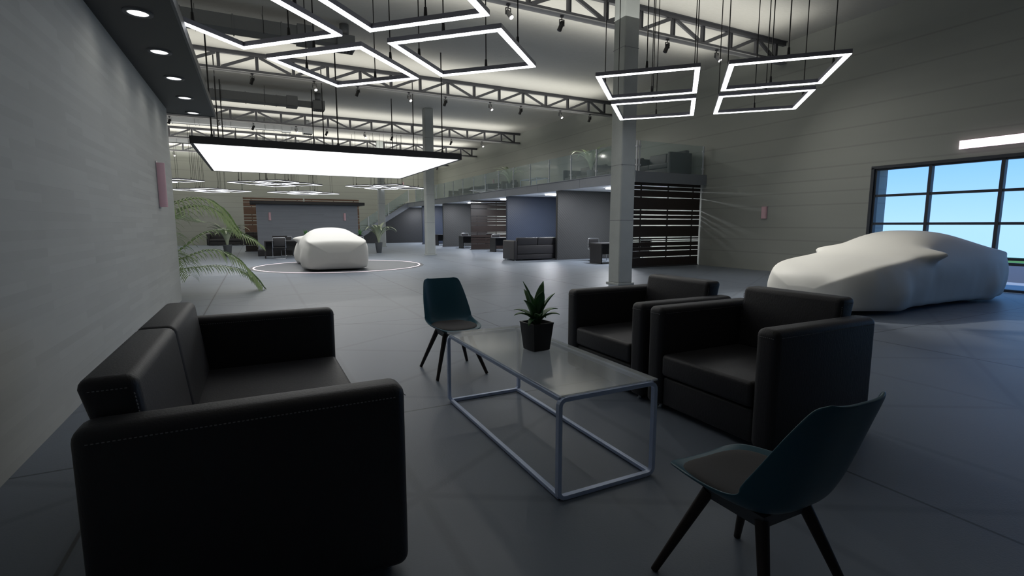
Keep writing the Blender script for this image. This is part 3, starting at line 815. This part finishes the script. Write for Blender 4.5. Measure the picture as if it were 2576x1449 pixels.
# ------------------------------------------------------------------ mezzanine
MY0 = 12.7
b = new_bm(); box(b, 10.8, XR, MY0, YF, 2.77, 3.08); struct('floor_upper', b, 'white')
b = new_bm(); box(b, 10.765, 10.80, MY0, YF-1.7, 2.745, 3.09); box(b, 10.765, XR, MY0-.035, MY0, 2.745, 3.09); box(b, 10.74, 10.80, MY0-.04, YF-1.7, 3.075, 3.10)
for y in (15.75, 18.85, 21.95, 25.05, 28.15, 31.2, 34.3, 37.4): box(b, 10.76, 10.77, y-.012, y+.012, 2.75, 3.07)
struct('trim_2', b, 'fascia')
rl = thing('glass_railing', 'long glass railing with steel posts along the upper floor edge', 'railing', (10.87, 0, 3.09))
py = [12.74] + [13.25+1.613*k for k in range(16)]
for k, y in enumerate(py):
    b = new_bm(); box(b, -.02, .02, y-.022, y+.022, 0, .95)
    for z in (.2, .78): box(b, -.03, .03, y-.04, y+.04, z-.025, z+.025)
    obj('post', b, 'postmetal', rl)
for y0, y1 in zip(py, py[1:]):
    b = new_bm(); box(b, -.006, .006, y0+.03, y1-.03, .02, .95); obj('glass_pane', b, 'rglass', rl)
rl2 = thing('glass_railing', 'short glass railing closing the near end of the upper floor', 'railing', (0, 12.74, 3.09))
for x in (10.97, 13.76):
    b = new_bm(); box(b, x-.02, x+.02, -.02, .02, 0, .95)
    for z in (.2, .78): box(b, x-.045, x+.045, -.03, .03, z-.025, z+.025)
    obj('post', b, 'postmetal', rl2)
b = new_bm(); box(b, 11.0, 13.74, -.006, .006, .02, .95); obj('glass_pane', b, 'rglass', rl2)
# recessed square lights in the underside
def mk_sq():
    t = thing('recessed_light', '', 'ceiling light'); b = new_bm()
    for s in (-1, 1): box(b, -.32, .32, s*.31-.01, s*.31+.01, -.012, 0); box(b, s*.31-.01, s*.31+.01, -.32, .32, -.012, 0)
    obj('rim', b, 'fascia', t); b = new_bm(); box(b, -.3, .3, -.3, .3, -.05, -.002); obj('lens', b, 'soflight', t); return t
SQ = Maker(mk_sq)
for y, nm in ((15.1, 'nearest office bay'), (19.5, 'lounge bay'), (24.15, 'second desk bay'), (28.8, 'third desk bay'), (33.4, 'bay behind the middle column'), (37.4, 'open end by the stairs')):
    area('bay_light', (12.0, y, 2.71), (0, 0, 0), .6, .6, 95, (.92, .95, 1))
    SQ((12.0, y, 2.769), 0, 'square light under the upper floor over the %s' % nm, 'square lights under the upper floor')

# slatted screens and plain partitions
GAPS = [.33, .54, .68, .84, .90, .98, 1.37, 1.58, 1.71, 1.87, 2.28, 2.51, 2.64]
def slat_screen(loc, Wd, H, label, m='wood', m2=None, sk=True):
    t = thing('slat_screen', label, 'screen', loc)
    k = H/2.745; zs = [0.04]+[g*k for g in GAPS]+[H]
    b = new_bm(); b2 = new_bm()
    for i in range(len(zs)-1):
        q = b2 if (m2 and i >= 6) else b  # upper slats get the colour with backlight painted in
        box(q, 0, Wd, -.018, .018, zs[i]+(.016 if i else 0), zs[i+1]-(.016 if i < len(zs)-2 else 0))
    obj('slats', b, m, t)
    if m2: obj('slats', b2, m2, t)
    else: b2.free()
    for fx in (.13, .52, .90):
        b = new_bm(); box(b, Wd*fx-.018, Wd*fx+.018, .019, .055, 0, H); obj('post', b, 'black', t)
    if sk: b = new_bm(); box(b, -.05, Wd, -.05, .08, 0, .04); obj('skirting', b, 'skirt', t)
def partition(y, m, label):
    t = thing('partition', label, 'partition', (10.80, y, 0)); Wd = XR-10.80-.01
    b = new_bm(); box(b, 0, Wd, -.07, .07, 0, 2.765, .006); obj('panel', b, m, t)
    b = new_bm(); box(b, -.03, Wd, -.095, .095, 0, .05); obj('skirting', b, 'skirt', t)
slat_screen((10.87, 12.9, 0), 2.98, 2.765, 'dark brown slatted screen closing the near end under the upper floor')
partition(17.36, 'part_grey', 'dark grey partition between the nearest desk bay and the lounge bay')
partition(21.9, 'part_blue', 'dark blue partition behind the lounge bay sofa')
slat_screen((10.83, 26.5, 0), 3.05, 2.765, 'dark slatted screen between the second and third desk bays')
partition(31.15, 'part_grey', 'dark grey partition right of the middle column')
partition(35.7, 'part_blue', 'dark partition partly hidden behind the middle column')
# dark wall under the stairs
b = new_bm(); pts = [(6.9, 0), (XR-.01, 0), (XR-.01, 2.76), (10.75, 2.76), (6.9, .45)]
F0 = [b.verts.new((x, 39.45, z)) for x, z in pts]; F1 = [b.verts.new((x, 39.6, z)) for x, z in pts]
b.faces.new(F0); b.faces.new(F1[::-1])
for k in range(5): b.faces.new((F0[k], F1[k], F1[(k+1) % 5], F0[(k+1) % 5]))
struct('wall_stairs', b, hatch_mat('stair_wall', (.028, .030, .034)))
st = thing('staircase', 'straight staircase with glass side rising right to the upper floor', 'staircase', (0, 0, 0))
n = 17; x0, x1, z1 = 6.2, 10.85, 3.09
b = new_bm()
for k in range(n):
    xa = x0+(x1-x0)*k/n; za = z1*(k+1)/n; box(b, xa, xa+(x1-x0)/n+.03, 39.65, YF-.06, za-.04, za)
obj('treads', b, 'concrete', st)
b = new_bm(); sl = z1/(x1-x0)
pp = [(x0-.1, 0), (x0+.25, 0), (x1+.05, z1-.34), (x1+.05, z1+.02), (x1-.1, z1+.02), (x0-.1, .18)]
for y0, y1 in ((39.38, 39.44), ):
    A_ = [b.verts.new((x, y0, z)) for x, z in pp]; B_ = [b.verts.new((x, y1, z)) for x, z in pp]
    b.faces.new(A_); b.faces.new(B_[::-1])
    for k in range(len(pp)): b.faces.new((A_[k], B_[k], B_[(k+1) % len(pp)], A_[(k+1) % len(pp)]))
obj('stringer', b, 'fascia', st)
for xa, xb in ((x0, x0+1.5), (x0+1.54, x0+3.05), (x0+3.09, x1)):
    b = new_bm(); q = [(xa, (xa-x0)*sl+.2), (xb, (xb-x0)*sl+.2), (xb, (xb-x0)*sl+1.0), (xa, (xa-x0)*sl+1.0)]
    A_ = [b.verts.new((x, 39.40, z)) for x, z in q]; B_ = [b.verts.new((x, 39.412, z)) for x, z in q]
    b.faces.new(A_); b.faces.new(B_[::-1])
    for k in range(4): b.faces.new((A_[k], B_[k], B_[(k+1) % 4], A_[(k+1) % 4]))
    obj('glass_pane', b, 'rglass', st)
for xa in (x0+.03, x0+1.52, x0+3.07, x1):
    b = new_bm(); z = (xa-x0)*sl; box(b, xa-.022, xa+.022, 39.34, 39.38, z+.05, z+1.02); obj('post', b, 'postmetal', st)

# ------------------------------------------------------------------ kiosk
kw = thing('kiosk', 'grey kiosk wall with flat black roof behind the covered car', 'kiosk', (0, 0, 0))
b = new_bm(); box(b, .08, 4.62, 26.25, 26.55, 0, 2.345); obj('wall', b, 'kiosk', kw)
b = new_bm(); box(b, -.16, 4.92, 25.9, 27.6, 2.35, 2.49, .01); obj('roof', b, 'black', kw)
b = new_bm(); box(b, .05, 4.64, 25.25, 26.24, 0, .28, .01); obj('plinth', b, 'desk', kw)
slat_screen((-.49, 30.0, 0), 2.9, 2.82, 'tall brown slatted screen behind the kiosk, left half', 'wood', 'brown')
slat_screen((2.49, 30.0, 0), 2.88, 2.82, 'tall brown slatted screen behind the kiosk, right half', 'wood', 'brown')

# sconces
def mk_sc():
    t = thing('wall_sconce', '', 'wall light'); b = new_bm()
    rows = []
    for z in (0, .36):
        rows.append([(.055*math.cos(a_), -.07*math.sin(a_)-.012, z) for a_ in [PI*k/16 for k in range(17)]] + [(-.055, 0, z), (.055, 0, z)])
    V = grid(b, rows, True); b.faces.new(V[0]); b.faces.new(V[1]); soft(obj('shade', b, 'pink', t), 40)
    b = new_bm(); box(b, -.065, .065, -.006, 0, -.012, .372); obj('backplate', b, 'steel2', t)
    return t
SC = Maker(mk_sc)
SC((.634, 26.249, 1.61), 0, 'small pink wall light on the grey kiosk, left one', 'pink wall lights on the kiosk')
SC((3.99, 26.249, 1.61), 0, 'small pink wall light on the grey kiosk, right one', 'pink wall lights on the kiosk')
SC((XR-.001, 10.38, 1.59), PI/2*-1, 'small pink wall light on the right wall, left of the window', None, (1.7, .9, 1))
SC((-1.299, 9.52, 1.675), PI/2, 'large pink half-round wall light on the pale stone wall at left', None, (1.35, 1.3, 1.86))
SC((10.9, YF-.001, 4.45), 0, 'small pink wall light high on the far wall, right of the light panel')
SC((XR-.001, 30.0, 3.95), -PI/2, 'small pink wall light above the upper-floor railing on the right wall')
# pink LED bar over the window
lb = thing('light_bar', 'pink-white glowing light bar on the right wall above the window', 'light bar', (XR-.002, 0, 0))
b = new_bm(); box(b, -.05, 0, 1.0, 5.65, 3.045, 3.215); obj('housing', b, 'steel2', lb)
b = new_bm(); box(b, -.075, -.05, .98, 5.67, 3.04, 3.22, .004); obj('diffuser', b, 'ledpink', lb)

# ------------------------------------------------------------------ desks and cantilever chairs
def mk_desk():
    t = thing('desk', '', 'desk'); b = new_bm(); box(b, 0, 1.8, -.35, .35, .695, .735, .008); obj('desktop', b, 'desk', t)
    for x in (0, 1.75): b = new_bm(); box(b, x, x+.05, -.35, .35, 0, .695, .006); obj('side_panel', b, 'desk', t)
    b = new_bm(); box(b, .05, 1.75, .28, .30, .30, .69); obj('modesty_panel', b, 'desk', t)
    b = new_bm(); box(b, .004, 1.796, -.346, .346, .735, .738); obj('top_laminate', b, 'dtop', t)
    return t
DK = Maker(mk_desk)
def mk_cant():                                        # faces +y
    t = thing('cantilever_chair', '', 'chair')
    b = new_bm(); box(b, -.22, .22, -.20, .24, .44, .475, .012, 3); soft(obj('seat', b, 'black', t))
    b = new_bm(); box(b, -.215, .215, -.265, -.24, .53, .85, .01, 3); soft(obj('backrest', b, 'black', t))
    b = new_bm(); X = .245
    path = [(-X, -.255, .44), (-X, -.255, .84), (-X+.03, -.255, .875), (X-.03, -.255, .875), (X, -.255, .84), (X, -.255, .44)]
    pts = [(-X, -.255, .50), (-X, -.256, .84), (-X+.012, -.256, .866), (-X+.04, -.256, .875), (X-.04, -.256, .875), (X-.012, -.256, .866), (X, -.256, .84), (X, -.255, .50),
           (X, -.235, .455), (X, -.2, .445), (X, .22, .445), (X, .262, .425), (X, .27, .39), (X, .27, .05), (X, .262, .02), (X, .235, .0125), (X, -.22, .0125), (X-.03, -.25, .0125), (-X+.03, -.25, .0125), (-X, -.22, .0125),
           (-X, .235, .0125), (-X, .262, .02), (-X, .27, .05), (-X, .27, .39), (-X, .262, .425), (-X, .22, .445), (-X, -.2, .445), (-X, -.235, .455)]
    tube(b, pts, .012, 8, True); obj('tube_frame', b, 'chrome', t, True)
    for s in (-1, 1):
        b = new_bm(); tube(b, [(s*X, -.255, .66), (s*(X+.015), -.2, .665), (s*(X+.015), .15, .665), (s*(X+.015), .2, .64), (s*X, .2, .445)], .012, 8); obj('armrest', b, 'black', t, True)
    return t
CH = Maker(mk_cant)
for y, nm in ((15.06, 'nearest bay'), (24.07, 'second desk bay'), (28.66, 'third desk bay'), (33.3, 'bay behind the middle column')):
    DK((11.05, y, 0), 0, 'dark slab-sided desk in the %s under the upper floor' % nm, 'dark desks under the upper floor')
    if y < 30: CH((11.75, y+.85, 0), PI, 'tubular chair on the far side of the desk in the %s' % nm, 'tubular chairs at the bay desks')
    CH((12.55 if y < 30 else 11.6, y-.75, 0), -.12 if y < 30 else 0, 'tubular chair on the near side of the desk in the %s' % nm, 'tubular chairs at the bay desks')
DK((.30, 23.75, 0), 0, 'dark slab-sided desk before the kiosk, left of the covered car', 'dark desks by the kiosk')
DK((2.62, 23.75, 0), 0, 'dark slab-sided desk before the kiosk, mostly hidden behind the covered car', 'dark desks by the kiosk')
CH((.845, 23.15, 0), 0, 'black tubular chair with its back to the viewer, left of the covered car', 'tubular chairs at the kiosk desks')
CH((1.22, 24.85, 0), PI, 'black tubular chair behind the left kiosk desk, facing the viewer', 'tubular chairs at the kiosk desks')
CH((4.0, 23.15, 0), 0, 'black tubular chair just showing right of the covered car', 'tubular chairs at the kiosk desks')
def mk_mon():
    t = thing('monitor', '', 'monitor'); b = new_bm(); box(b, -.29, .29, -.015, .015, .08, .20+.2, .006); obj('screen', b, 'black', t)
    b = new_bm(); box(b, -.1, .1, -.08, .08, 0, .012, .004); box(b, -.03, .03, .0, .02, .0, .2); obj('stand', b, 'dark', t); return t
MN = Maker(mk_mon)
MN((.92, 23.85, .739), 0, 'black monitor on the left kiosk desk', None, (1, 1, .5))

# ------------------------------------------------------------------ lighting
for Y, p in ((2.05, 40), (10.05, 135), (18.0, 150), (26.4, 160), (32.75, 240), (38.6, 420)):
    for dy, k_ in ((-.95, .9), (.95, 1.05)):
        area('truss_uplight', (.7, Y+dy, ZB-.12), (PI, 0, 0), 24, 1.5, p*k_, (1, .975, .90))
for k, y in enumerate((6.31, 7.56, 8.79, 10.03, 11.28)):
    l = bpy.data.lights.new('downlight', 'SPOT'); l.energy = 3; l.spot_size = math.radians(150); l.spot_blend = .8; l.shadow_soft_size = .08; l.color = (1, .98, .93)
    o = bpy.data.objects.new('downlight', l); COL.objects.link(o); o.location = (-.905, y, 3.44)
for Y, nm, L in TRACK:
    for x, lit in L:
        if lit and Y < 30:
            l = bpy.data.lights.new('track_light', 'SPOT'); l.energy = 170; l.spot_size = math.radians(100); l.spot_blend = 1; l.shadow_soft_size = .05; l.color = (1, .97, .9)
            o = bpy.data.objects.new('track_light', l); COL.objects.link(o); d = Vector((.10, -.26, -.34)).normalized()
            o.location = Vector((x, Y, ZB-.226)) + d*.17
            if Y < 11 and 8 < x < 9: d = (Vector((9.1, 5.6, .7)) - o.location).normalized(); l.energy = 1100; l.spot_size = math.radians(38)
            o.rotation_euler = d.to_track_quat('-Z', 'Y').to_euler()
sl_ = bpy.data.lights.new('sun', 'SUN'); sl_.energy = 2.2; sl_.angle = .01; so = bpy.data.objects.new('sun', sl_); COL.objects.link(so)
so.rotation_euler = Vector((.22, .75, -1)).to_track_quat('-Z', 'Y').to_euler(); so.location = (20, -20, 30)
# sky
W = bpy.data.worlds.new('sky'); S.world = W; W.use_nodes = True; nt = W.node_tree; N = nt.nodes.new; K = nt.links.new
bg = nt.nodes['Background']; tc = N('ShaderNodeTexCoord'); sp = N('ShaderNodeSeparateXYZ'); K(tc.outputs['Generated'], sp.inputs[0])
cr = N('ShaderNodeValToRGB'); K(sp.outputs[2], cr.inputs[0])
e = cr.color_ramp.elements; e[0].position = 0.0; e[0].color = (.37, .63, .95, 1); e[1].position = .45; e[1].color = (.09, .30, .72, 1)
e2 = cr.color_ramp.elements.new(.10); e2.color = (.21, .48, .95, 1)
K(cr.outputs[0], bg.inputs['Color']); bg.inputs['Strength'].default_value = 1.12

vs = S.view_settings; S.display_settings.display_device = 'sRGB'
vs.view_transform = 'Standard'; vs.look = 'None'; vs.gamma = 1; vs.exposure = .34; vs.use_curve_mapping = False
